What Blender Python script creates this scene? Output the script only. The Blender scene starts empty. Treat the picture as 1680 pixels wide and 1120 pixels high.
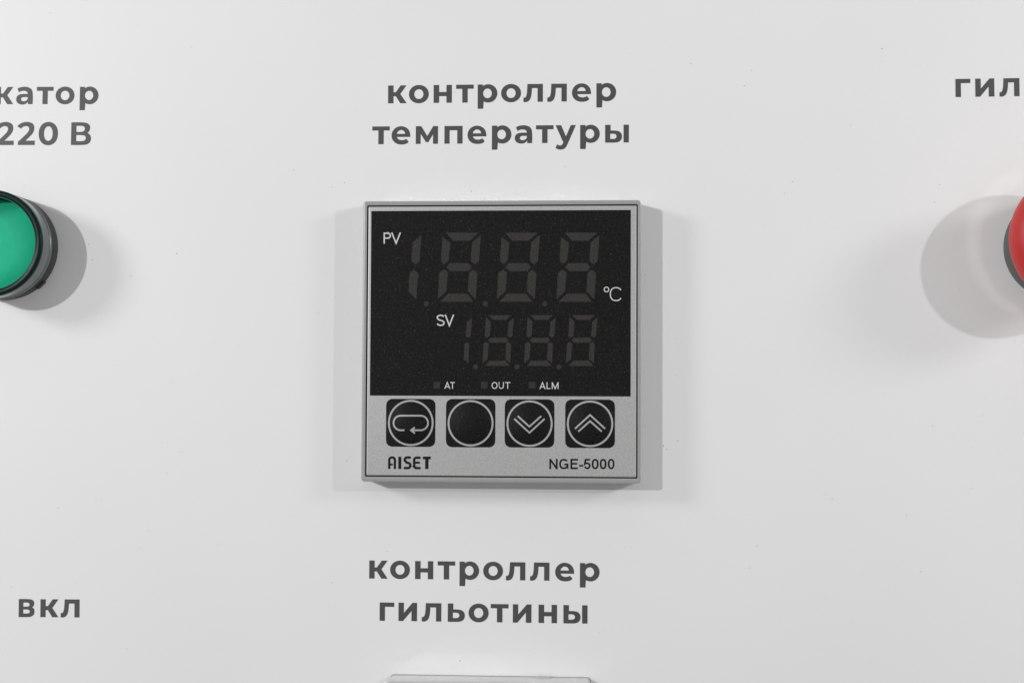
import bpy, math, random
from mathutils import Vector, Matrix
from mathutils.geometry import tessellate_polygon

random.seed(7)
MM = 0.001
scn = bpy.context.scene
COL = scn.collection

# ------------------------------------------------------------------ camera
# panel frame: u to the right, v up, w out of the panel (millimetres);
# the panel stands upright, so world = (u, -w, v) in metres
def W(u, v, w):
    return Vector((u * MM, -w * MM, v * MM))

F_PX = 2600.0
CAM = (31.04, -17.42, 415.5)
AX, AY, AZ = .0423, .0687, .0043
RC = (Matrix.Rotation(AY, 3, 'Y') @ Matrix.Rotation(AX, 3, 'X') @ Matrix.Rotation(AZ, 3, 'Z'))
cam_d = bpy.data.cameras.new('camera')
cam = bpy.data.objects.new('camera', cam_d)
COL.objects.link(cam)
cam_d.sensor_width = 36.0
cam_d.lens = F_PX / 1680.0 * 36.0
cam_d.clip_start = .01
cam_d.clip_end = 20.0
TOW = Matrix(((1, 0, 0), (0, 0, -1), (0, 1, 0)))
cam.matrix_world = Matrix.Translation(W(*CAM)) @ (TOW @ RC).to_4x4()
scn.camera = cam

def at(px, py, w=0.0):
    """a point measured in the photograph, as millimetres on the plane at height w"""
    d = RC @ Vector(((px - 840.0) / F_PX, -(py - 560.0) / F_PX, -1.0))
    t = (w - CAM[2]) / d.z
    return CAM[0] + t * d.x, CAM[1] + t * d.y

# ------------------------------------------------------------------ world, lamps, exposure
world = bpy.data.worlds.new('World')
scn.world = world
world.use_nodes = True
bg = world.node_tree.nodes['Background']
bg.inputs[0].default_value = (1, 1, 1, 1)
bg.inputs[1].default_value = 0.288
scn.view_settings.view_transform = 'Standard'
scn.view_settings.look = 'None'
scn.view_settings.exposure = 0.04
scn.view_settings.gamma = 1
scn.cycles.blur_glossy = 0.0
scn.cycles.sample_clamp_indirect = 0.0

def lamp(name, pos, target, E, size):
    """disc lamp giving irradiance E on the panel at its target"""
    L = bpy.data.lights.new(name, 'AREA')
    L.shape = 'DISK'
    L.size = size * MM
    p = W(*pos); q = W(*target)
    d = q - p
    cos = abs(d.normalized().y)
    L.energy = E * math.pi * d.length_squared / cos
    o = bpy.data.objects.new(name, L)
    o.location = p
    o.rotation_euler = d.to_track_quat('-Z', 'Y').to_euler()
    COL.objects.link(o)
    return o
lamp('studio_lamp_left', (-750, 245, 1000), (0, 0, 0), 0.76, 22)
lamp('studio_lamp_right', (352, 94, 330), (0, 0, 0), 0.29, 8)
lamp('softbox_left', (-630, 215, 340), (0, 0, 0), 0.44, 150)
lamp('softbox_right', (640, 205, 340), (0, 0, 0), 0.26, 150)
lamp('added_top_fill', (0, 720, 330), (0, 0, 0), 0.05, 300)  # added fill with no known source, lends some glow above the bezel

# ------------------------------------------------------------------ materials
def newmat(name):
    m = bpy.data.materials.new(name)
    m.use_nodes = True
    return m, m.node_tree.nodes, m.node_tree.links, m.node_tree.nodes['Principled BSDF']

def simple(name, col, rough=.5, spec=.5, metal=0, coat=0, noise=0, scale=900, bump=0):
    m, N, L, b = newmat(name)
    c = tuple(col) if len(col) == 3 else col[:3]
    b.inputs['Base Color'].default_value = (*c, 1)
    b.inputs['Roughness'].default_value = rough
    b.inputs['Specular IOR Level'].default_value = spec
    b.inputs['Metallic'].default_value = metal
    b.inputs['Coat Weight'].default_value = coat
    if noise or bump:
        tc = N.new('ShaderNodeTexCoord')
        nz = N.new('ShaderNodeTexNoise'); nz.inputs['Scale'].default_value = scale
        nz.inputs['Detail'].default_value = 3
        L.new(tc.outputs['Object'], nz.inputs['Vector'])
        if noise:
            mr = N.new('ShaderNodeMapRange')
            mr.inputs[1].default_value = .3; mr.inputs[2].default_value = .7
            mr.inputs[3].default_value = 1 - noise; mr.inputs[4].default_value = 1 + noise
            L.new(nz.outputs[0], mr.inputs[0])
            mx = N.new('ShaderNodeVectorMath'); mx.operation = 'SCALE'
            mx.inputs[0].default_value = c
            L.new(mr.outputs[0], mx.inputs['Scale'])
            L.new(mx.outputs[0], b.inputs['Base Color'])
        if bump:
            bp = N.new('ShaderNodeBump'); bp.inputs['Strength'].default_value = bump
            bp.inputs['Distance'].default_value = .0001
            L.new(nz.outputs[0], bp.inputs['Height'])
            L.new(bp.outputs[0], b.inputs['Normal'])
    return m

def speckled(name, base, grain, gscale, speck, sscale, slimit, rough, spec=.5, metal=0.0, bump=.0):
    """base colour broken by fine grain and scattered light specks"""
    m, N, L, b = newmat(name)
    tc = N.new('ShaderNodeTexCoord')
    nz = N.new('ShaderNodeTexNoise'); nz.inputs['Scale'].default_value = gscale
    nz.inputs['Detail'].default_value = 4; nz.inputs['Roughness'].default_value = .7
    L.new(tc.outputs['Object'], nz.inputs['Vector'])
    mr = N.new('ShaderNodeMapRange')
    mr.inputs[1].default_value = .3; mr.inputs[2].default_value = .7
    mr.inputs[3].default_value = 1 - grain; mr.inputs[4].default_value = 1 + grain
    L.new(nz.outputs[0], mr.inputs[0])
    sc = N.new('ShaderNodeVectorMath'); sc.operation = 'SCALE'
    sc.inputs[0].default_value = base
    L.new(mr.outputs[0], sc.inputs['Scale'])
    vo = N.new('ShaderNodeTexVoronoi'); vo.inputs['Scale'].default_value = sscale
    L.new(tc.outputs['Object'], vo.inputs['Vector'])
    sep = N.new('ShaderNodeSeparateColor'); L.new(vo.outputs['Color'], sep.inputs[0])
    gt = N.new('ShaderNodeMapRange')
    gt.inputs[1].default_value = slimit; gt.inputs[2].default_value = 1
    L.new(sep.outputs[0], gt.inputs[0])
    near = N.new('ShaderNodeMapRange')
    near.inputs[1].default_value = .45; near.inputs[2].default_value = .15
    L.new(vo.outputs['Distance'], near.inputs[0])
    mu = N.new('ShaderNodeMath'); mu.operation = 'MULTIPLY'
    L.new(gt.outputs[0], mu.inputs[0]); L.new(near.outputs[0], mu.inputs[1])
    mx = N.new('ShaderNodeMix'); mx.data_type = 'RGBA'
    L.new(mu.outputs[0], mx.inputs[0]); L.new(sc.outputs[0], mx.inputs[6])
    mx.inputs[7].default_value = (*speck, 1)
    L.new(mx.outputs[2], b.inputs['Base Color'])
    b.inputs['Roughness'].default_value = rough
    b.inputs['Specular IOR Level'].default_value = spec
    b.inputs['Metallic'].default_value = metal
    if bump:
        bp = N.new('ShaderNodeBump'); bp.inputs['Strength'].default_value = bump
        bp.inputs['Distance'].default_value = .00005
        L.new(nz.outputs[0], bp.inputs['Height']); L.new(bp.outputs[0], b.inputs['Normal'])
    return m

def panel_material():
    m, N, L, b = newmat('painted_panel')
    tc = N.new('ShaderNodeTexCoord')
    big = N.new('ShaderNodeTexNoise'); big.inputs['Scale'].default_value = 14
    big.inputs['Detail'].default_value = 5
    L.new(tc.outputs['Object'], big.inputs['Vector'])
    mr = N.new('ShaderNodeMapRange')
    mr.inputs[1].default_value = .3; mr.inputs[2].default_value = .7
    mr.inputs[3].default_value = .985; mr.inputs[4].default_value = 1.015
    L.new(big.outputs[0], mr.inputs[0])
    sc = N.new('ShaderNodeVectorMath'); sc.operation = 'SCALE'
    sc.inputs[0].default_value = (.80, .80, .80)
    L.new(mr.outputs[0], sc.inputs['Scale'])
    L.new(sc.outputs[0], b.inputs['Base Color'])
    fine = N.new('ShaderNodeTexNoise'); fine.inputs['Scale'].default_value = 700
    fine.inputs['Detail'].default_value = 2
    L.new(tc.outputs['Object'], fine.inputs['Vector'])
    bp = N.new('ShaderNodeBump'); bp.inputs['Strength'].default_value = .16
    bp.inputs['Distance'].default_value = .00008
    L.new(fine.outputs[0], bp.inputs['Height']); L.new(bp.outputs[0], b.inputs['Normal'])
    b.inputs['Roughness'].default_value = .45
    b.inputs['Specular IOR Level'].default_value = .35
    return m

M_PANEL = panel_material()
M_INK = simple('dark_grey_ink', (.062, .062, .062), .5, .5, noise=.12, scale=2500)
M_BEZEL = simple('grey_abs_plastic', (.335, .335, .33), .34, .6, coat=.35, noise=.04, scale=1500, bump=.12)
M_GAP = simple('painted_gap_shade', (.02, .02, .02), .8, .2)  # black painted on the gap walls, standing in for the shade inside
M_FILM = speckled('silver_film', (.47, .47, .465), .16, 2300, (.66, .66, .66), 3600, .80, .48, .5, .35, .3)
M_BLACK = speckled('black_filter_film', (.0072, .0070, .0070), 1.0, 2500, (.15, .15, .15), 4600, .94, .55, .15, 0, .5)
M_SEG = speckled('unlit_segment', (.0405, .037, .0335), .35, 2500, (.15, .145, .14), 3900, .94, .6, .12)
M_DOT = speckled('unlit_point', (.033, .032, .031), .2, 3000, (.10, .10, .10), 3600, .95, .6, .16)
M_WHITE = simple('white_print', (.64, .64, .63), .5, .4, noise=.06, scale=3000)
M_SILVERPRINT = simple('silver_print', (.40, .40, .39), .5, .4, noise=.08, scale=3000)
M_BLACKPRINT = simple('black_print', (.006, .006, .006), .6, .2)
M_RUBBER = simple('dark_grey_plastic', (.038, .038, .038), .5, .4, noise=.1, scale=1200, bump=.2)
M_BLACKEDGE = simple('black_plastic', (.012, .012, .012), .5, .4)
M_CLEARGREY = simple('smoky_clear_plastic', (.13, .15, .15), .25, .6, coat=.3)
M_LENSRIM = simple('dark_green_lens_wall', (.002, .016, .013), .32, .15)
M_LENSEDGE = simple('green_lens_edge', (.05, .22, .16), .15, .6)
M_GREEN = simple('green_diffusing_lens', (.012, .49, .27), .5, .15, noise=.04, scale=250)
M_RED = simple('red_plastic', (.50, .024, .022), .45, .4, noise=.04, scale=900, bump=.1)
M_REDEDGE = simple('red_plastic_rim', (.52, .05, .045), .3, .5)
M_COLLAR = simple('dark_grey_collar', (.075, .085, .08), .5, .4)
M_GLOSSBLACK = simple('glossy_collar_band', (.97, .97, .97), .17, .5, metal=1)
M_DUST = simple('dust', (.16, .16, .15), .9, .1)

# ------------------------------------------------------------------ mesh helpers
def mesh_obj(name, verts, faces, mat, parent=None, mats=None, fmat=None, smooth=False, origin=(0, 0, 0)):
    me = bpy.data.meshes.new(name)
    o3 = W(*origin)
    me.from_pydata([W(*v) - o3 for v in verts], [], faces)
    for m in (mats or [mat]):
        me.materials.append(m)
    if fmat:
        for p, k in zip(me.polygons, fmat):
            p.material_index = k
    if smooth:
        for p in me.polygons:
            p.use_smooth = True
    me.update()
    o = bpy.data.objects.new(name, me)
    COL.objects.link(o)
    if parent is not None:
        o.parent = parent
        po = parent.get('_o', (0, 0, 0))
        o.location = o3 - W(*po)
    else:
        o.location = o3
    o['_o'] = origin
    return o

def thing(name, label, cat, origin=(0, 0, 0)):
    o = bpy.data.objects.new(name, None)
    o.empty_display_size = .01
    COL.objects.link(o)
    o.location = W(*origin)
    o['label'] = label; o['category'] = cat
    o['_o'] = origin
    return o

class MB:
    def __init__(s): s.v = []; s.f = []; s.m = []
    def add(s, vs, fs, mi=0):
        n = len(s.v); s.v += vs
        s.f += [tuple(n + i for i in f) for f in fs]
        s.m += [mi] * len(fs)
    def loops(s, loops, mi=0, closed=True, cap_last=False, cap_first=False):
        """stitch equal-length loops into bands; mi may be a list per band"""
        n = len(loops[0]); base = len(s.v)
        for l in loops: s.v += l
        for k in range(len(loops) - 1):
            mk = mi[k] if isinstance(mi, (list, tuple)) else mi
            for i in range(n if closed else n - 1):
                j = (i + 1) % n
                a = base + k * n
                s.f.append((a + i, a + j, a + n + j, a + n + i)); s.m.append(mk)
        mk = mi[-1] if isinstance(mi, (list, tuple)) else mi
        if cap_last:
            s.f.append(tuple(base + (len(loops) - 1) * n + i for i in range(n))); s.m.append(mk)
        if cap_first:
            s.f.append(tuple(base + i for i in reversed(range(n)))); s.m.append(mk)
    def build(s, name, mats, parent=None, smooth=False, origin=(0, 0, 0)):
        if not isinstance(mats, (list, tuple)): mats = [mats]
        return mesh_obj(name, s.v, s.f, None, parent, mats, s.m, smooth, origin)

def rr(x0, x1, y0, y1, r, w, n=5):
    """rounded rectangle loop, counter-clockwise seen from the front"""
    pts = []
    for cx, cy, a0 in ((x1 - r, y1 - r, 0), (x0 + r, y1 - r, 90), (x0 + r, y0 + r, 180), (x1 - r, y0 + r, 270)):
        for i in range(n + 1):
            a = math.radians(a0 + 90 * i / n)
            pts.append((cx + r * math.cos(a), cy + r * math.sin(a), w))
    return pts

def circ(cx, cy, r, w, n=96):
    return [(cx + r * math.cos(2 * math.pi * i / n), cy + r * math.sin(2 * math.pi * i / n), w) for i in range(n)]

def lathe(cx, cy, prof, n=96):
    return [circ(cx, cy, max(r, .01), w, n) for r, w in prof]

def autosmooth(o, deg=35):
    me = o.data
    for p in me.polygons: p.use_smooth = True
    try:
        me.set_sharp_from_angle(angle=math.radians(deg))
    except Exception:
        pass

# ---------------------------------------------------------------- outlines
def curve(pts):
    """closed outline; points (x, y) are corners, (x, y, 1) lie on a smooth curve"""
    n = len(pts); out = []
    for i in range(n):
        p0, p1, p2, p3 = pts[i - 1], pts[i], pts[(i + 1) % n], pts[(i + 2) % n]
        s1, s2 = len(p1) > 2, len(p2) > 2
        out.append((p1[0], p1[1]))
        if s1 or s2:
            d = (p2[0] - p1[0], p2[1] - p1[1])
            L = math.hypot(*d)
            def tang(a, b, c):
                tx, ty = c[0] - a[0], c[1] - a[1]
                l = math.hypot(tx, ty) or 1
                return tx / l * L, ty / l * L
            if s1: t1 = tang(p0, p1, p2)
            if s2: t2 = tang(p1, p2, p3)
            if not s1: t1 = (2 * d[0] - t2[0], 2 * d[1] - t2[1]); t1 = (t1[0] * .8, t1[1] * .8)
            if not s2: t2 = (2 * d[0] - t1[0], 2 * d[1] - t1[1]); t2 = (t2[0] * .8, t2[1] * .8)
            for k in range(1, 7):
                t = k / 7
                h1 = 2*t**3 - 3*t**2 + 1; h2 = t**3 - 2*t**2 + t; h3 = -2*t**3 + 3*t**2; h4 = t**3 - t**2
                out.append((h1*p1[0] + h2*t1[0] + h3*p2[0] + h4*t2[0], h1*p1[1] + h2*t1[1] + h3*p2[1] + h4*t2[1]))
    return out

def ell(cx, cy, rx, ry, a0=0, a1=360, n=48, p=2.0):
    out = []
    full = abs(a1 - a0) >= 360
    for i in range(n if full else n + 1):
        a = math.radians(a0 + (a1 - a0) * i / n)
        c, s = math.cos(a), math.sin(a)
        e = 2.0 / p
        out.append((cx + rx * math.copysign(abs(c) ** e, c), cy + ry * math.copysign(abs(s) ** e, s)))
    return out

def norm(pts, x0, yb, h):
    return [((p[0] - x0) / h, (yb - p[1]) / h) + tuple(p[2:]) for p in pts]

def fill(mb, rings, fn, mi=0):
    vs = []
    for r in rings: vs += r
    tris = tessellate_polygon([[Vector((x, y, 0)) for x, y in r] for r in rings])
    out = []
    for t in tris:
        a, b, c = (vs[i] for i in t)
        if (b[0]-a[0])*(c[1]-a[1]) - (b[1]-a[1])*(c[0]-a[0]) < 0: t = (t[0], t[2], t[1])
        out.append(tuple(t))
    mb.add([fn(*p) for p in vs], out, mi)

# bold rounded-geometric Cyrillic capitals-height letters, unit = x-height
def o_(cx=.554, rx=.554, ix=.255): return [ell(cx, .5, rx, .512, p=2.05), ell(cx, .5, ix, .272, p=2.05)]
def rect(x0, x1, y0, y1): return [(x0, y0), (x1, y0), (x1, y1), (x0, y1)]
def bowl_r(top=.0):
    # p: stem with descender and a round bowl
    ex = ell(.588, .5, .507, .512, 126, -126, 44)
    return [[(0, 1), (.29, 1), (.29, .913)] + ex + [(.308, .09), (.308, -.355), (0, -.355)], ell(.545, .5, .243, .268, n=40)]
soft_out = lambda w: norm([(1080, 739), (1148, 739), (1148, 812), (1205, 812, 1), (1252, 822, 1), (1282, 850, 1), (1290, 888, 1), (1280, 926, 1), (1250, 953, 1), (1205, 962, 1), (1080, 962)], 1080, 962, 223)
soft_in = lambda w: norm([(1143, 852), (1180, 852, 1), (1208, 858, 1), (1222, 884, 1), (1208, 910, 1), (1180, 916, 1), (1143, 916)], 1080, 962, 223)
G = {}
G['к'] = ([[(0, 1), (.303, 1), (.303, .62), (.43, .62), (.70, 1), (1.03, 1), (.683, .52), (1.04, 0), (.683, 0), (.43, .394), (.303, .394), (.303, 0), (0, 0)]], 1.13)
G['о'] = (o_(), 1.32)
G['н'] = ([[(0, 0), (.308, 0), (.308, .371), (.715, .371), (.715, 0), (1.018, 0), (1.018, 1), (.715, 1), (.715, .606), (.308, .606), (.308, 1), (0, 1)]], 1.24)
G['т'] = ([[(0, 1), (0, .77), (.344, .77), (.344, 0), (.647, 0), (.647, .77), (.982, .77), (.982, 1)]], 1.15)
G['р'] = (bowl_r(), 1.3)
G['л'] = ([curve(norm([(348, 235), (538, 235), (538, 456), (473, 456), (473, 287), (403, 287), (401, 330, 1), (394, 385, 1), (378, 428, 1), (350, 453, 1), (320, 459, 1), (298, 454), (301, 401), (318, 402, 1), (331, 388, 1), (341, 350, 1), (345, 300, 1)], 298, 456, 221))], 1.32)
G['е'] = ([curve(norm([(1135, 373), (969, 373), (979, 393, 1), (1000, 407, 1), (1028, 412, 1), (1058, 409, 1), (1085, 396), (1116, 434), (1092, 454, 1), (1060, 464, 1), (1025, 467, 1), (975, 459, 1), (936, 435, 1), (910, 397, 1), (902, 353, 1), (911, 309, 1), (938, 271, 1), (975, 247, 1), (1020, 239, 1), (1066, 248, 1), (1103, 273, 1), (1127, 310, 1), (1135, 355, 1)], 902, 461, 221)),
            curve(norm([(967, 334), (978, 308, 1), (1000, 291, 1), (1020, 286, 1), (1044, 292, 1), (1062, 308, 1), (1070, 334)], 902, 461, 221))], 1.3)
G['м'] = ([norm([(600, 710), (665, 710), (737, 828), (808, 710), (865, 710), (865, 922), (806, 922), (806, 808), (750, 902), (722, 902), (658, 802), (658, 922), (600, 922)], 600, 922, 212)], 1.52)
G['п'] = ([[(0, 0), (.292, 0), (.292, .755), (.722, .755), (.722, 0), (1.02, 0), (1.02, 1), (0, 1)]], 1.24)
G['г'] = ([[(0, 0), (.294, 0), (.294, .765), (.805, .765), (.805, 1), (0, 1)]], 1.05)
G['и'] = ([norm([(476, 731), (543, 731), (543, 856), (650, 731), (707, 731), (707, 957), (638, 957), (638, 832), (533, 957), (476, 957)], 476, 957, 225)], 1.26)
G['ь'] = ([curve(soft_out(0)), curve(soft_in(0))], 1.12)
G['ы'] = ([curve(soft_out(0)), curve(soft_in(0))], 1.55)
G['а'] = ([curve(norm([(385, 912), (328, 912), (328, 880), (313, 898, 1), (290, 912, 1), (258, 917, 1), (215, 908, 1), (188, 885, 1), (180, 851, 1), (190, 815, 1), (216, 795, 1), (252, 787, 1), (322, 787), (316, 765, 1), (297, 752, 1), (268, 748, 1), (240, 753, 1), (214, 767), (192, 722), (226, 706, 1), (277, 698, 1), (332, 706, 1), (370, 733, 1), (385, 787, 1)], 180, 912, 212)),
            curve(norm([(322, 826), (266, 826, 1), (247, 834, 1), (240, 850, 1), (248, 868, 1), (272, 876, 1), (302, 869, 1), (322, 848, 1)], 180, 912, 212))], 1.24)
G['у'] = ([curve(norm([(670, 700), (735, 700), (793, 835), (850, 700), (910, 700), (815, 920, 1), (796, 958, 1), (770, 983, 1), (730, 992, 1), (698, 987, 1), (670, 970), (690, 927), (706, 938, 1), (725, 942, 1), (742, 936, 1), (754, 922, 1), (762, 908)], 670, 912, 212))], 1.2)
G['в'] = ([curve(norm([(257, 353), (400, 353, 1), (448, 363, 1), (474, 392, 1), (473, 435, 1), (447, 466), (474, 488, 1), (481, 525, 1), (470, 568, 1), (435, 592, 1), (390, 600, 1), (257, 600)], 257, 600, 247)),
            curve(norm([(322, 402), (378, 402, 1), (402, 410, 1), (410, 430, 1), (402, 448, 1), (378, 455, 1), (322, 455)], 257, 600, 247)),
            curve(norm([(322, 497), (382, 497, 1), (406, 506, 1), (414, 524, 1), (406, 542, 1), (382, 550, 1), (322, 550)], 257, 600, 247))], 1.1)
G['В'] = ([curve(norm([(815, 707), (940, 707, 1), (1000, 717, 1), (1030, 745, 1), (1034, 778, 1), (1024, 808, 1), (1003, 829), (1034, 851, 1), (1047, 890, 1), (1035, 933, 1), (1003, 958, 1), (950, 966, 1), (815, 966)], 815, 966, 198)),
            curve(norm([(875, 748), (940, 748, 1), (966, 758, 1), (973, 780, 1), (964, 804, 1), (938, 815, 1), (875, 815)], 815, 966, 198)),
            curve(norm([(875, 854), (945, 854, 1), (977, 864, 1), (986, 888, 1), (977, 911, 1), (948, 921, 1), (875, 921)], 815, 966, 198))], 1.3)
G['2'] = ([curve(norm([(205, 967), (402, 967), (402, 917), (292, 917), (352, 860, 1), (383, 818, 1), (393, 778, 1), (383, 734, 1), (350, 710, 1), (300, 702, 1), (242, 715, 1), (193, 752), (238, 780), (264, 758, 1), (295, 750, 1), (323, 759, 1), (333, 784, 1), (325, 810, 1), (303, 838, 1), (205, 930)], 205, 967, 198))], 1.1)
G['0'] = ([ell(.568, .66, .568, .675, p=2.15), ell(.568, .66, .255, .42, p=2.15)], 1.3)
YST = [(1.028, 0), (1.325, 0), (1.325, 1), (1.028, 1)]

INK_W = .035   # height of the print above the paint, mm
def word(text, lefts, base0, base1, xh, label, parent, w=0, mat=None, label_ok=True):
    """letters of printed text; lefts: left edges measured, base0/base1: two points on the baseline"""
    mb = MB()
    (bx0, by0), (bx1, by1) = base0, base1
    for ch, lx in zip(text, lefts):
        if ch == ' ': continue
        by = by0 + (by1 - by0) * (lx - bx0) / (bx1 - bx0)
        p0 = at(lx, by, w); p1 = at(lx + 20, by + (by1 - by0) * 20 / (bx1 - bx0), w)
        q = at(lx, by - xh, w)
        s = math.hypot(q[0] - p0[0], q[1] - p0[1])
        d = math.hypot(p1[0] - p0[0], p1[1] - p0[1])
        ux, uy = (p1[0] - p0[0]) / d, (p1[1] - p0[1]) / d
        fn = lambda x, y: (p0[0] + s * (x * ux - y * uy), p0[1] + s * (x * uy + y * ux), w + INK_W)
        fill(mb, G[ch][0], fn)
        if ch == 'ы': fill(mb, [YST], fn)
    org = mb.v[0]
    o = mb.build('printed_word', mat or M_INK, parent, origin=(org[0], org[1], w))
    if label: o['label'] = label
    return o

# strokes with flat ends and mitred corners, as a thin strip
def stroke(mb, pts, width, fn, closed=False, mi=0):
    n = len(pts); L = []; Rr = []
    for i in range(n):
        a = pts[i - 1] if (i > 0 or closed) else None
        c = pts[(i + 1) % n] if (i < n - 1 or closed) else None
        p = pts[i]
        def un(a, b):
            l = math.hypot(b[0]-a[0], b[1]-a[1]) or 1e-9
            return ((b[0]-a[0])/l, (b[1]-a[1])/l)
        if a is None: d = un(p, c); nx, ny, k = -d[1], d[0], 1
        elif c is None: d = un(a, p); nx, ny, k = -d[1], d[0], 1
        else:
            d1, d2 = un(a, p), un(p, c)
            mx, my = -(d1[1]+d2[1]), d1[0]+d2[0]
            l = math.hypot(mx, my) or 1e-9
            nx, ny = mx/l, my/l
            k = 1 / max(.35, nx * -d1[1] + ny * d1[0])
        h = width / 2 * k
        L.append((p[0] + nx*h, p[1] + ny*h)); Rr.append((p[0] - nx*h, p[1] - ny*h))
    base = len(mb.v)
    mb.v += [fn(*p) for p in L] + [fn(*p) for p in Rr]
    for i in range(n if closed else n - 1):
        j = (i + 1) % n
        mb.f.append((base + i, base + j, base + n + j, base + n + i)); mb.m.append(mi)

def arc(cx, cy, rx, ry, a0, a1, n=14):
    return [(cx + rx*math.cos(math.radians(a0 + (a1-a0)*i/n)), cy + ry*math.sin(math.radians(a0 + (a1-a0)*i/n))) for i in range(n + 1)]

def sarc(cx, cy, rx, ry, a0, a1, n=14, p=2.35):
    out = []
    for i in range(n + 1):
        a = math.radians(a0 + (a1-a0)*i/n); c, q = math.cos(a), math.sin(a)
        out.append((cx + rx*math.copysign(abs(c)**(2/p), c), cy + ry*math.copysign(abs(q)**(2/p), q)))
    return out

# plain sans letters as strokes inside a unit box (x, y up); t = stroke relative to height, a = width/height
def latin(ch, a, t):
    h = t / 2; w = a; m = .5
    if ch == 'P':
        r = .265
        return [[(h, 0), (h, 1)], [(h, 1-h), (w*.55, 1-h)] + arc(w*.55, 1-h-(.5-h)/2-.0, w*.45-h, (.5-h)/2+.0, 90, -90) + [(h, .5)]]
    if ch == 'V': return [[(h*.6, 1), (w/2, h*.7), (w - h*.6, 1)]]
    if ch == 'S':
        return [arc(w/2, .735, w/2-h, .265-h, 25, 90, 6) + arc(w/2, .735, w/2-h, .265-h, 90, 180, 8)[1:] + [(h+.02, .68), (w*.28, .545), (w*.72, .455), (w-h-.01, .34)] + arc(w/2, .265, w/2-h, .265-h, 0, -90, 8)[1:] + arc(w/2, .265, w/2-h, .265-h, -90, -165, 7)[1:]]
    if ch == 'C': return [sarc(w/2, .5, w/2-h, .5-h, 34, 326, 34)]
    if ch == 'A': return [[(h*.6, 0), (w/2, 1-h*.9), (w-h*.6, 0)], [(w*.22, .30), (w*.78, .30)]]
    if ch == 'T': return [[(0, 1-h), (w, 1-h)], [(w/2, 1-h), (w/2, 0)]]
    if ch == 'O' or ch == '0': return [sarc(w/2, .5, w/2-h, .5-h, 0, 352, 44) + ['c']]
    if ch == 'U': return [[(h, 1), (h, .35)] + arc(w/2, .35, w/2-h, .35-h, 180, 360, 14) + [(w-h, 1)]]
    if ch == 'L': return [[(h, 1), (h, h), (w, h)]]
    if ch == 'M': return [[(h, 0), (h, 1-h*.1)], [(h, 1-h*.2), (w/2, h*.6), (w-h, 1-h*.2)], [(w-h, 1-h*.1), (w-h, 0)]]
    if ch == 'N': return [[(h, 0), (h, 1)], [(h, 1-h*.6), (w-h, h*.6)], [(w-h, 1), (w-h, 0)]]
    if ch == 'G': return [sarc(w/2, .5, w/2-h, .5-h, 36, 318, 32) + [(w-h, .16), (w-h, .46), (w*.55, .46)]]
    if ch == 'E': return [[(w, 1-h), (h, 1-h), (h, h), (w, h)], [(h, .53), (w*.93, .53)]]
    if ch == '-': return [[(0, .33), (w, .33)]]
    if ch == '5': return [[(w*.9, 1-h), (w*.22, 1-h), (w*.12, .5), (w*.3, .585)] + arc(w/2-.01, .33, w/2-h+.01, .33-h, 75, -90, 16) + arc(w/2-.01, .33, w/2-h+.01, .33-h, -90, -160, 7)[1:]]
    return []

def latin_word(spec, y0, y1, t, mat, parent, w, name='printed_word', label=None):
    """spec: (char, left px, right px); y0/y1 top and bottom px (may be tuples for a slope); t stroke px"""
    mb = MB()
    H = y1 - y0; k = 0
    for ch, l, r in spec:
        for s in latin(ch, (r - l) / H, t / H):
            closed = s[-1] == 'c'
            if closed: s = s[:-1]
            lift = w + INK_W * .6 + .004 * (k % 5); k += 1
            fn = lambda x, y: (*at(l + x * H, y1 - y * H, w), lift)
            stroke(mb, s, t / H, fn, closed)
    org = mb.v[0]
    o = mb.build(name, mat, parent, origin=(org[0], org[1], w))
    if label: o['label'] = label
    return o

# ================================================================== the panel
mb = MB()
X0, X1, Y0, Y1 = -330, 330, -240, 240
mb.loops([rr(X0, X1, Y0, Y1, 4, -22), rr(X0, X1, Y0, Y1, 4, -1.0), rr(X0 + .3, X1 - .3, Y0 + .3, Y1 - .3, 4, -.3), rr(X0 + 1, X1 - 1, Y0 + 1, Y1 - 1, 4, 0)], cap_last=True)
panel = mb.build('control_panel', M_PANEL)
panel['kind'] = 'structure'
panel['label'] = 'smooth white painted control panel with dark grey Cyrillic captions'

word('контроллер', (636.7, 670.9, 711.4, 748.3, 783.7, 822.1, 858.6, 897.8, 938.4, 978.5), (641, 169.9), (985, 166.2), 29.3,
     'dark grey word контроллер in the caption above the meter', panel)
word('температуры', (610.7, 642.4, 682.1, 729.1, 767.0, 807.0, 844.6, 879.3, 911.5, 951.8, 992.8), (611, 236.9), (1015, 234.0), 29.1,
     'dark grey word температуры just above the meter', panel)
word('контроллер', (605.7, 640.0, 680.9, 717.9, 753.9, 792.7, 829.9, 869.4, 910.8, 951.4), (608, 948.3), (985, 952.9), 29.6,
     'dark grey word контроллер in the caption below the meter', panel)
word('гильотины', (622.8, 653.7, 691.8, 734.6, 768.7, 805.0, 841.3, 883.5, 924.3), (627, 1017.5), (963, 1022.2), 30.0,
     'dark grey word гильотины in the bottom caption', panel)
word('катор', (-7.3, 26.4, 60.0, 91.0, 130.7), (0, 171.3), (150, 171.0), 28.3,
     'dark grey word cut by the left edge, reading катор', panel)
word('220 В', (-5.3, 29.3, 63.1, 0, 116.4), (0, 238.2), (150, 238.0), 28.3,
     'dark grey caption 220 В above the green lamp', panel)
word('гильотина', (1567.7, 1600.2, 1639.6, 1684, 1719, 1757, 1795, 1838, 1879), (1572, 159.6), (1668, 158.2), 29.7,
     'dark grey word cut by the right edge, reading гил', panel)
word('вкл', (30.6, 66.2, 99.4), (40, 1011.4), (127, 1012.0), 29.4,
     'dark grey word вкл at lower left', panel)

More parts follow.
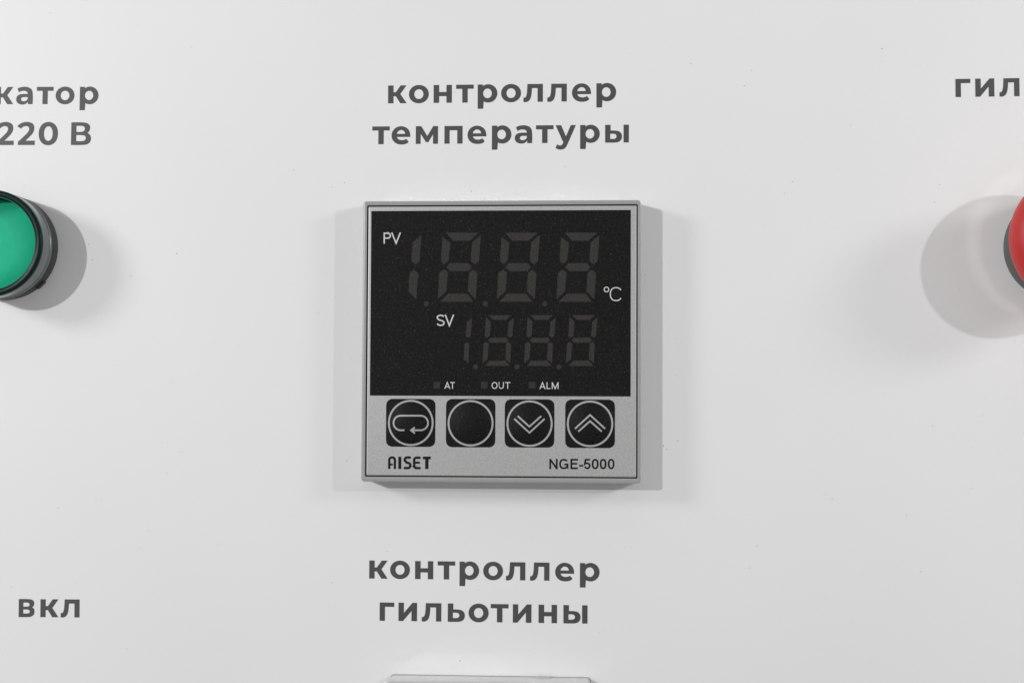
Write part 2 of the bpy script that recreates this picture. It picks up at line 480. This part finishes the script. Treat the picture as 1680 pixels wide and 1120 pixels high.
# dust and tiny scratches on the paint
mb = MB()
def fleck(px, py, l, wd, ang, w=0.02):
    u, v = at(px, py)
    l *= .115; wd *= .115
    c, s = math.cos(ang), math.sin(ang)
    n = 7; pts = []
    for i in range(n):
        a = 2 * math.pi * i / n
        r = random.uniform(.6, 1.0)
        x, y = l * math.cos(a) * r, wd * math.sin(a) * r
        pts.append((u + c*x - s*y, v + s*x + c*y, w + .012 * (i % 2)))
    mb.add(pts, [tuple(range(n))])
known = [(1447, 80, 2.2, 1.4), (1134, 105, 2, .8), (1221, 141, 1.4, 1.4), (1233, 116, 1.2, 1.2), (82, 22, 1.6, 1), (773, 314, 1.6, 1.2),
         (795, 326, 1.4, 1), (1088.5, 731, 1.4, 1.3), (1094, 737, 1.5, 1.3), (1112, 723, 2.6, .7), (146, 401, 1.5, 1.2), (152, 426, 3, .5),
         (215, 453, 3, .5), (545, 307, 2, .7), (565, 300, 1.3, 1), (1300, 298, 2, 1), (837, 741, 0, 0), (298, 741, 1.7, 1), (283, 627, 1.5, 1),
         (274, 775, 2, .6), (545, 955, 1.6, .9), (690, 280, 0, 0), (569, 756, 1.2, .9), (755, 1083, 1.6, 1.2), (1365, 818, 1.4, 1.2),
         (1530, 698, 1.3, 1), (1612, 682, 1.8, .6), (1511, 937, 1.3, 1), (1230, 931, 1.2, 1), (1287, 317, 1.3, .8), (1242, 895, 2.2, .6),
         (95, 833, .8, 2.5), (245, 870, 1.2, .8), (357, 893, 1.2, .8), (314, 78, 1.3, .9), (482, 279, 1.2, 1), (290, 416, 1.5, 1.3),
         (1396, 206, 2, .5), (1541, 303, 1.2, 1), (1533, 332, 1.4, 1), (1487, 845, 1.2, 1), (1593, 800, 1.4, .8), (1665, 560, 1.2, 1)]
for px, py, l, wd in known:
    if l: fleck(px, py, l, wd, random.uniform(-.5, .5))
for _ in range(200):
    fleck(random.uniform(-60, 1740), random.uniform(-40, 1160), random.uniform(.4, 1.1), random.uniform(.3, .7), random.uniform(0, 3))
# keep only flecks that lie on bare panel, not under the devices
dust = mb.build('dust_specks', M_DUST)
dust['kind'] = 'stuff'
dust['label'] = 'tiny grey dust specks scattered over the white panel'

# ================================================================== temperature controller
TC = thing('temperature_controller', 'square grey digital temperature controller with black display, unlit digits and four round keys', 'controller', (0, 0, 0))
HW, HV, HT = 36.1, 36.45, 7.5
def lx(px): return at(px, 560, HT)[0]
def ly(py): return at(823, py, HT)[1]
fx0, fx1, fy0, fy1 = lx(602.6), lx(1044.2), ly(781.2), ly(338.0)   # face plate edges
GAP = .24
mb = MB()
ix0, ix1, iy0, iy1 = fx0 - GAP, fx1 + GAP, fy0 - GAP, fy1 + GAP
mb.loops([rr(-HW, HW, -HV, HV, .9, 0), rr(-HW, HW, -HV, HV, .9, HT - .45), rr(-HW + .07, HW - .07, -HV + .07, HV - .07, .85, HT - .1),
          rr(-HW + .22, HW - .22, -HV + .3, HV - .3, .7, HT),
          rr(ix0 - .08, ix1 + .08, iy0 - .05, iy1 + .05, .3, HT), rr(ix0, ix1, iy0, iy1, .25, HT - .05),
          rr(ix0, ix1, iy0, iy1, .25, HT - 1.4), rr(ix0 + .2, ix1 - .2, iy0 + .2, iy1 - .2, .2, HT - 1.4)], mi=[0, 0, 0, 0, 1, 1, 1, 1])
bez = mb.build('bezel', [M_BEZEL, M_GAP], TC); autosmooth(bez, 50)
mb = MB()
mb.loops([rr(fx0, fx1, fy0, fy1, .25, HT - 1.6), rr(fx0, fx1, fy0, fy1, .25, HT - .22), rr(fx0 + .1, fx1 - .1, fy0 + .1, fy1 - .1, .22, HT - .1),
          rr(fx0 + .3, fx1 - .3, fy0 + .3, fy1 - .3, .2, HT - .05)], mi=[1, 0, 0, 0], cap_last=True)
fp = mb.build('face_plate', [M_FILM, M_GAP], TC); autosmooth(fp, 50)
FW = HT - .05
def fpt(px, py, w): 
    u, v = at(px, py, FW); return (u, v, w)
mb = MB()
a = at(609.3, 346.3, FW); b = at(1034.6, 650.2, FW)
mb.loops([rr(a[0], b[0], b[1], a[1], .1, FW), rr(a[0], b[0], b[1], a[1], .1, FW + .03)], cap_last=True)
disp = mb.build('display_window', M_BLACK, TC)
DW = FW + .03 + .012

def z5(x, y): return 600 + x / 3.613, 340 + y / 3.613
def seg(pts, dx, name='digit_segment', mat=None):
    P = [at(*z5(x + dx, y), FW) for x, y in pts]
    cx = sum(p[0] for p in P) / len(P); cy = sum(p[1] for p in P) / len(P)
    m_ = MB()
    n = len(P)
    m_.add([(u, v, DW) for u, v in P] + [(u, v, DW - .01) for u, v in P],
           [tuple(range(n))[::-1]] + [(i, (i + 1) % n, n + (i + 1) % n, n + i) for i in range(n)])
    return m_.build(name, mat or M_SEG, disp, origin=(cx, cy, DW))
BIG = {'a': [(475, 151), (669, 151), (617, 199), (520, 199)],
       'f': [(455, 175), (502, 212), (491, 316), (465, 339), (446, 316)],
       'b': [(682, 165), (672, 318), (648, 340), (622, 318), (630, 210)],
       'g': [(497, 331), (608, 331), (630, 354), (608, 379), (505, 379), (478, 356)],
       'e': [(463, 369), (488, 385), (478, 497), (427, 545), (436, 388)],
       'c': [(638, 369), (663, 392), (652, 546), (605, 497), (612, 388)],
       'd': [(489, 512), (602, 512), (637, 560), (441, 560)]}
SML = {'a': [(727, 639), (862, 639), (833, 667), (756, 667)],
       'f': [(712, 650), (742, 678), (736, 760), (718, 776), (706, 761)],
       'b': [(879, 652), (870, 761), (855, 774), (840, 761), (848, 680)],
       'g': [(740, 772), (832, 772), (846, 787), (832, 802), (738, 802), (725, 787)],
       'e': [(713, 797), (730, 809), (722, 900), (692, 923), (697, 811)],
       'c': [(850, 797), (862, 811), (857, 923), (828, 900), (832, 811)],
       'd': [(735, 908), (826, 908), (856, 940), (707, 940)]}
for S, pitch in ((BIG, (-352, 0, 350, 703)), (SML, (-247.5, 0, 247.5, 495))):
    for k, dx in enumerate(pitch):
        for key in ('bc' if k == 0 else 'afbgecd'):
            seg(S[key], dx)
for x, y in ((359, 571), (709, 571), (1062, 571), (651, 945), (897, 945), (1145, 945)):
    seg([(x + 15.5 * math.cos(i * math.pi / 12), y - 15.5 * math.sin(-i * math.pi / 12)) for i in range(24)], 0, 'decimal_point', M_DOT)
for x0, x1 in ((402, 441), (683, 722), (966, 1006)):
    seg([(x0, 1034), (x1, 1034), (x1, 1073), (x0, 1073)], 0, 'status_light', M_DOT)
def z5w(spec): return [(c, 600 + l / 3.613, 600 + r / 3.613) for c, l, r in spec]
def y5(y): return 340 + y / 3.613
T = FW + .03
latin_word(z5w([('P', 106, 150), ('V', 152, 208)]), y5(150), y5(216), 2.1, M_WHITE, disp, T, label='white letters PV')
latin_word(z5w([('S', 420, 468), ('V', 469, 523)]), y5(636), y5(703), 2.1, M_WHITE, disp, T, label='white letters SV')
latin_word(z5w([('C', 1447, 1521)]), y5(473), y5(556), 1.7, M_WHITE, disp, T, label='white unit sign °C')
latin_word(z5w([('O', 1411, 1443)]), y5(471), y5(503), 1.5, M_WHITE, disp, T, name='degree_ring')
latin_word(z5w([('A', 467, 500), ('T', 501, 528)]), y5(1035), y5(1075), 1.45, M_WHITE, disp, T, label='white letters AT')
latin_word(z5w([('O', 747, 781), ('U', 788, 819), ('T', 826, 857)]), y5(1035), y5(1075), 1.45, M_WHITE, disp, T, label='white letters OUT')
latin_word(z5w([('A', 1031, 1065), ('L', 1072, 1095), ('M', 1103, 1143)]), y5(1036), y5(1076), 1.45, M_WHITE, disp, T, label='white letters ALM')

# face print
N4 = lambda x: 820 + x / 5.09
latin_word([('N', N4(414), N4(483)), ('G', N4(496), N4(573)), ('E', N4(590), N4(652)), ('-', N4(662), N4(696)), ('5', N4(704), N4(758)),
            ('0', N4(768), N4(825)), ('0', N4(835), N4(891)), ('0', N4(902), N4(958))], 752.2, 769.2, 2.9, M_BLACKPRINT, fp, FW,
           label='black model code NGE-5000')
# maker's word AISET in rounded block letters
mb = MB()
def z3(x, y, w): return fpt(540 + x / 5.09, 600 + y / 5.09, w)
kk = [0]
def bl(pts, wd=16.5):
    lift = FW + INK_W * .6 + .004 * (kk[0] % 4); kk[0] += 1
    stroke(mb, pts, wd * 1.2, lambda x, y: z3(x, y, lift))
bl([(502, 860), (502, 790)] + arc(525.5, 785, 23.5, 22, 180, 360, 14) + [(549, 860)])
bl([(502, 822), (532, 822)], 13)
bl([(590, 757), (590, 860)], 21)
bl([(683, 764), (655, 764)] + arc(650, 783, 19, 19, -90, -200, 10) + [(645, 804)] + arc(656, 830, 22, 22, -50, 90, 10) + [(624, 851)], 17)
bl([(764, 766)] + arc(727, 785, 17, 19, -90, -180, 6) + [(710, 835)] + arc(727, 835, 17, 17, 180, 90, 6) + [(764, 852)], 17)
bl([(712, 807), (758, 807)], 15)
bl([(783, 767), (849, 767)], 19)
bl([(816, 770), (816, 860)], 23)
org = mb.v[0]
o = mb.build('printed_word', M_BLACKPRINT, fp, origin=(org[0], org[1], FW)); o['label'] = 'black maker name AISET in rounded block letters'

# keys
def Z3(x, y): return 540 + x / 5.09, 600 + y / 5.09
def Z4(x, y): return 820 + x / 5.09, 600 + y / 5.09
keys = [(Z3(477, 274), Z3(886, 676), Z3(681.5, 475.5), 'first'), (Z3(977, 275), Z3(1387, 680), Z3(1181, 478), 'second'),
        (Z4(42, 278), Z4(455, 682), Z4(248.5, 481), 'third'), (Z4(547, 280), Z4(961, 686), Z4(753.5, 483), 'fourth')]
names = ['key marked with a looping return arrow', 'key with an empty ring', 'key marked with a double chevron pointing down', 'key marked with a double chevron pointing up']
DOME = .95
for i, (A, B, Cc, _) in enumerate(keys):
    a = at(*A, FW); b = at(*B, FW); c = at(*Cc, FW)
    ro = 193 / 5.09 / 6.37
    def dome(x, y):
        r = math.hypot(x - c[0], y - c[1]) / (ro * .93)
        return FW + .03 + (DOME * (1 - r * r) ** 1.0 if r < 1 else 0)
    mb = MB()
    N = 64
    # rounded square outline sampled radially, then rings inwards to the dome
    rq = 50 / 5.09 / 6.37
    sq = []
    for k in range(N):
        an = 2 * math.pi * k / N
        dx, dy = math.cos(an), math.sin(an)
        lo, hi = 0, 12
        for _it in range(24):
            mid = (lo + hi) / 2
            x, y = c[0] + dx * mid, c[1] + dy * mid
            qx = max(abs(x - (a[0] + b[0]) / 2) - ((b[0] - a[0]) / 2 - rq), 0)
            qy = max(abs(y - (a[1] + b[1]) / 2) - ((a[1] - b[1]) / 2 - rq), 0)
            if math.hypot(qx, qy) <= rq: lo = mid
            else: hi = mid
        sq.append((c[0] + dx * lo, c[1] + dy * lo))
    loops = [[(x, y, FW) for x, y in sq], [(x, y, FW + .03) for x, y in sq]]
    for f in (.93, .86, .78, .68, .56, .44, .3, .16, .05):
        loops.append([(c[0] + ro * f * math.cos(2*math.pi*k/N), c[1] + ro * f * math.sin(2*math.pi*k/N),
                       dome(c[0] + ro * f * math.cos(2*math.pi*k/N), c[1] + ro * f * math.sin(2*math.pi*k/N))) for k in range(N)])
    mb.loops(loops, cap_last=True)
    key = mb.build('push_button', M_BLACK, TC, origin=(c[0], c[1], FW)); autosmooth(key, 40)
    key['label'] = 'black round ' + names[i]
    mb = MB()
    r1, r2 = ro, ro - 16 / 5.09 / 6.37
    mb.loops([circ(c[0], c[1], r1, FW + .03, 80), circ(c[0], c[1], r1 - .02, FW + .055, 80), circ(c[0], c[1], r2 + .02, FW + .06 + (dome(c[0] + r2, c[1]) - FW - .03), 80), circ(c[0], c[1], r2, FW + .03, 80)])
    ring = mb.build('button_ring', M_SILVERPRINT, key, origin=(c[0], c[1], FW))
    mb = MB()
    Z = Z3 if i < 2 else Z4
    def dz(x, y):
        u, v = at(*Z(x, y), FW); return (u, v, dome(u, v) + .03)
    def dense(pts):
        out = []
        for p, q in zip(pts, pts[1:]):
            L = math.hypot(q[0]-p[0], q[1]-p[1]); n = max(1, int(L / 12))
            out += [(p[0] + (q[0]-p[0])*k/n, p[1] + (q[1]-p[1])*k/n) for k in range(n)]
        return out + [pts[-1]]
    if i == 0:
        stroke(mb, dense([(632, 536), (603, 536)] + arc(600, 475.5, 61, 60.5, 90, 270, 18) + arc(767, 475.5, 60, 60.5, -90, 90, 18) + [(700, 536.5)]), 14, dz)
        fill(mb, [[(676, 537), (715, 506), (722, 516), (704, 537), (722, 557), (715, 567)]], lambda x, y: (lambda p: (p[0], p[1], p[2] + .006))(dz(x, y)))
    elif i == 2:
        stroke(mb, dense([(151, 418), (249, 506), (347, 418)]), 13.5, dz)
        stroke(mb, dense([(122, 441), (249, 557), (375, 441)]), 13.5, dz)
    elif i == 3:
        stroke(mb, dense([(628, 524), (754, 409), (880, 524)]), 13.5, dz)
        stroke(mb, dense([(656, 547), (754, 460), (852, 547)]), 13.5, dz)
    if mb.v:
        mb.build('button_symbol', M_SILVERPRINT, key, origin=(c[0], c[1], FW))

# ================================================================== green indicator lamp
GX, GY = -133.95, 25.25
IL = thing('indicator_lamp', 'round green indicator lamp with dark rim, cut by the left edge below the caption 220 В', 'indicator lamp', (GX, GY, 0))
mb = MB()
mb.loops(lathe(GX, GY, [(13.9, 0), (14.05, .4), (14.05, 4.4), (13.95, 4.7), (13.9, 4.8), (13.0, 4.8)]))
o = mb.build('base_ring', M_RUBBER, IL, origin=(GX, GY, 0)); autosmooth(o, 40)
for a0, a1 in ((-51, -40), (129, 140)):
    mb = MB()
    lo = []
    for r, w0 in ((14.1, .6), (14.5, .8), (14.5, 2.6), (14.1, 2.8)):
        lo.append([(GX + r*math.cos(math.radians(a0+(a1-a0)*k/6)), GY + r*math.sin(math.radians(a0+(a1-a0)*k/6)), w0) for k in range(7)])
    mb.loops(lo, closed=False)
    for e in (0, -1):
        mb.add([l[e] for l in lo], [(0, 1, 2, 3)])
    mb.build('grip_lug', M_BLACKEDGE, IL, origin=(GX, GY, 0))
mb = MB()
mb.loops(lathe(GX, GY, [(13.4, 4.5), (14.05, 4.9), (14.1, 5.5), (14.0, 5.7), (13.85, 5.8), (13.9, 6.4), (14.05, 7.2), (14.08, 10.2), (14.02, 11.0), (13.9, 11.2)]))
o = mb.build('clear_collar', M_CLEARGREY, IL, origin=(GX, GY, 0)); autosmooth(o, 30)
mb = MB()
mb.loops(lathe(GX, GY, [(14.0, 11.2), (14.08, 12.0), (13.98, 12.4), (13.6, 12.6), (12.6, 12.5), (12.3, 12.3), (12.2, 12.1), (12.1, 7.3)]))
o = mb.build('lens_rim', M_LENSRIM, IL, origin=(GX, GY, 0)); autosmooth(o, 60)
mb = MB()
mb.loops(lathe(GX, GY, [(12.42, 12.4), (12.37, 12.52), (12.3, 12.52), (12.25, 12.2)]))
o = mb.build('lens_edge', M_LENSEDGE, IL, origin=(GX, GY, 0)); autosmooth(o, 60)
mb = MB()
mb.loops(lathe(GX, GY, [(12.0, 6.8), (11.95, 7.4), (11.8, 7.5), (6, 7.5), (3, 7.5), (.02, 7.5)]), cap_last=True)
o = mb.build('lens', M_GREEN, IL, origin=(GX, GY, 0)); autosmooth(o, 40)

# ================================================================== red mushroom button
RX, RY = 143.1, 24.6
RB = thing('stop_button', 'red mushroom stop button on a dark collar, cut by the right edge below the caption гил', 'button', (RX, RY, 0))
mb = MB()
mb.loops(lathe(RX, RY, [(13.6, 0), (13.65, .3), (13.65, 7.0), (13.6, 7.15)]))
o = mb.build('collar', M_COLLAR, RB, origin=(RX, RY, 0)); autosmooth(o, 40)
mb = MB()
mb.loops(lathe(RX, RY, [(13.6, 7.15), (13.6, 10.4), (13.3, 10.7), (9.5, 10.6), (9.2, 14), (9.2, 17)]))
o = mb.build('collar_band', M_GLOSSBLACK, RB, origin=(RX, RY, 0)); autosmooth(o, 40)
mb = MB()
mb.loops(lathe(RX, RY, [(9.0, 16), (14.0, 17.0), (16.2, 18.0), (16.95, 19.6), (17.2, 21.4), (17.15, 22.4), (16.8, 23.9), (16.0, 25.4), (14.6, 26.8), (12.5, 27.9), (9.6, 28.7), (6, 29.2), (2.5, 29.4), (.02, 29.4)]), cap_last=True)
o = mb.build('mushroom_head', M_RED, RB, origin=(RX, RY, 0)); autosmooth(o, 50)

# ================================================================== covered meter at the bottom edge
BW = 9.0
tl = at(641.5, 1105.5, 0); tr = at(968.5, 1111.0, 0)
x0, x1 = tl[0], tr[0]
MT = (tl[1] + tr[1]) / 2; MX = (x0 + x1) / 2; MW = (x1 - x0) / 2
CM = thing('covered_meter', 'meter under a clear plastic cover, only its top edge showing below the caption гильотины', 'meter', (MX, MT - MW, 0))
M_CLEAR, N_, L_, b_ = newmat('clear_cover')
b_.inputs['Base Color'].default_value = (.70, .72, .72, 1)
b_.inputs['Roughness'].default_value = .12
b_.inputs['Transmission Weight'].default_value = .25
b_.inputs['Coat Weight'].default_value = .8
b_.inputs['IOR'].default_value = 1.45
yb = MT - 2 * MW
mb = MB()
mb.loops([rr(x0, x1, yb, MT, 1.0, 0), rr(x0, x1, yb, MT, 1.0, BW - .9), rr(x0 + .1, x1 - .1, yb + .1, MT - .1, .9, BW - .3), rr(x0 + .35, x1 - .35, yb + .35, MT - .35, .7, BW),
          rr(x0 + .9, x1 - .9, yb + .9, MT - .8, .6, BW), rr(x0 + 1.0, x1 - 1.0, yb + 1.0, MT - .9, .6, BW - .3),
          rr(x0 + 1.0, x1 - 1.0, yb + 1.0, MT - .9, .6, BW - 1.4)], cap_last=True)
o = mb.build('clear_cover', M_CLEAR, CM, origin=(MX, MT - MW, 0)); autosmooth(o, 40)
mb = MB()
mb.loops([rr(x0 - .12, x1 + .12, yb - .12, MT + .12, 1.0, 0), rr(x0 - .12, x1 + .12, yb - .12, MT + .12, 1.0, .35), rr(x0, x1, yb, MT, 1.0, .36)])
mb.build('contact_shade_line', simple('contact_shade_grey', (.30, .30, .30), .6), CM, origin=(MX, MT - MW, 0))  # added grey strip, paints the dark contact line where cover meets panel
mb = MB()
lu = at(893, 1109, 1.5)[0]
mb.loops([rr(lu - 2.0, lu + 2.0, MT - .5, MT + .12, .3, .2), rr(lu - 2.0, lu + 2.0, MT - .5, MT + .38, .3, .5), rr(lu - 2.0, lu + 2.0, MT - .5, MT + .38, .3, 1.6), rr(lu - 1.5, lu + 1.5, MT - .5, MT + .1, .2, 2.2)], cap_last=True)
o = mb.build('latch_tab', simple('grey_latch', (.42, .42, .42), .3, .6), CM, origin=(lu, MT, 1)); autosmooth(o, 40)
mb = MB()
mb.loops([rr(x0 + 1.9, x1 - 1.9, yb + 1.9, MT - 1.9, .8, .2), rr(x0 + 1.9, x1 - 1.9, yb + 1.9, MT - 1.9, .8, BW - 2.6), rr(x0 + 2.3, x1 - 2.3, yb + 2.3, MT - 2.3, .8, BW - 2.2)], cap_last=True)
o = mb.build('meter_body', simple('meter_body_plastic', (.30, .34, .34), .4), CM, origin=(MX, MT - MW, 0)); autosmooth(o, 40)

for o in bpy.data.objects:
    if '_o' in o: del o['_o']
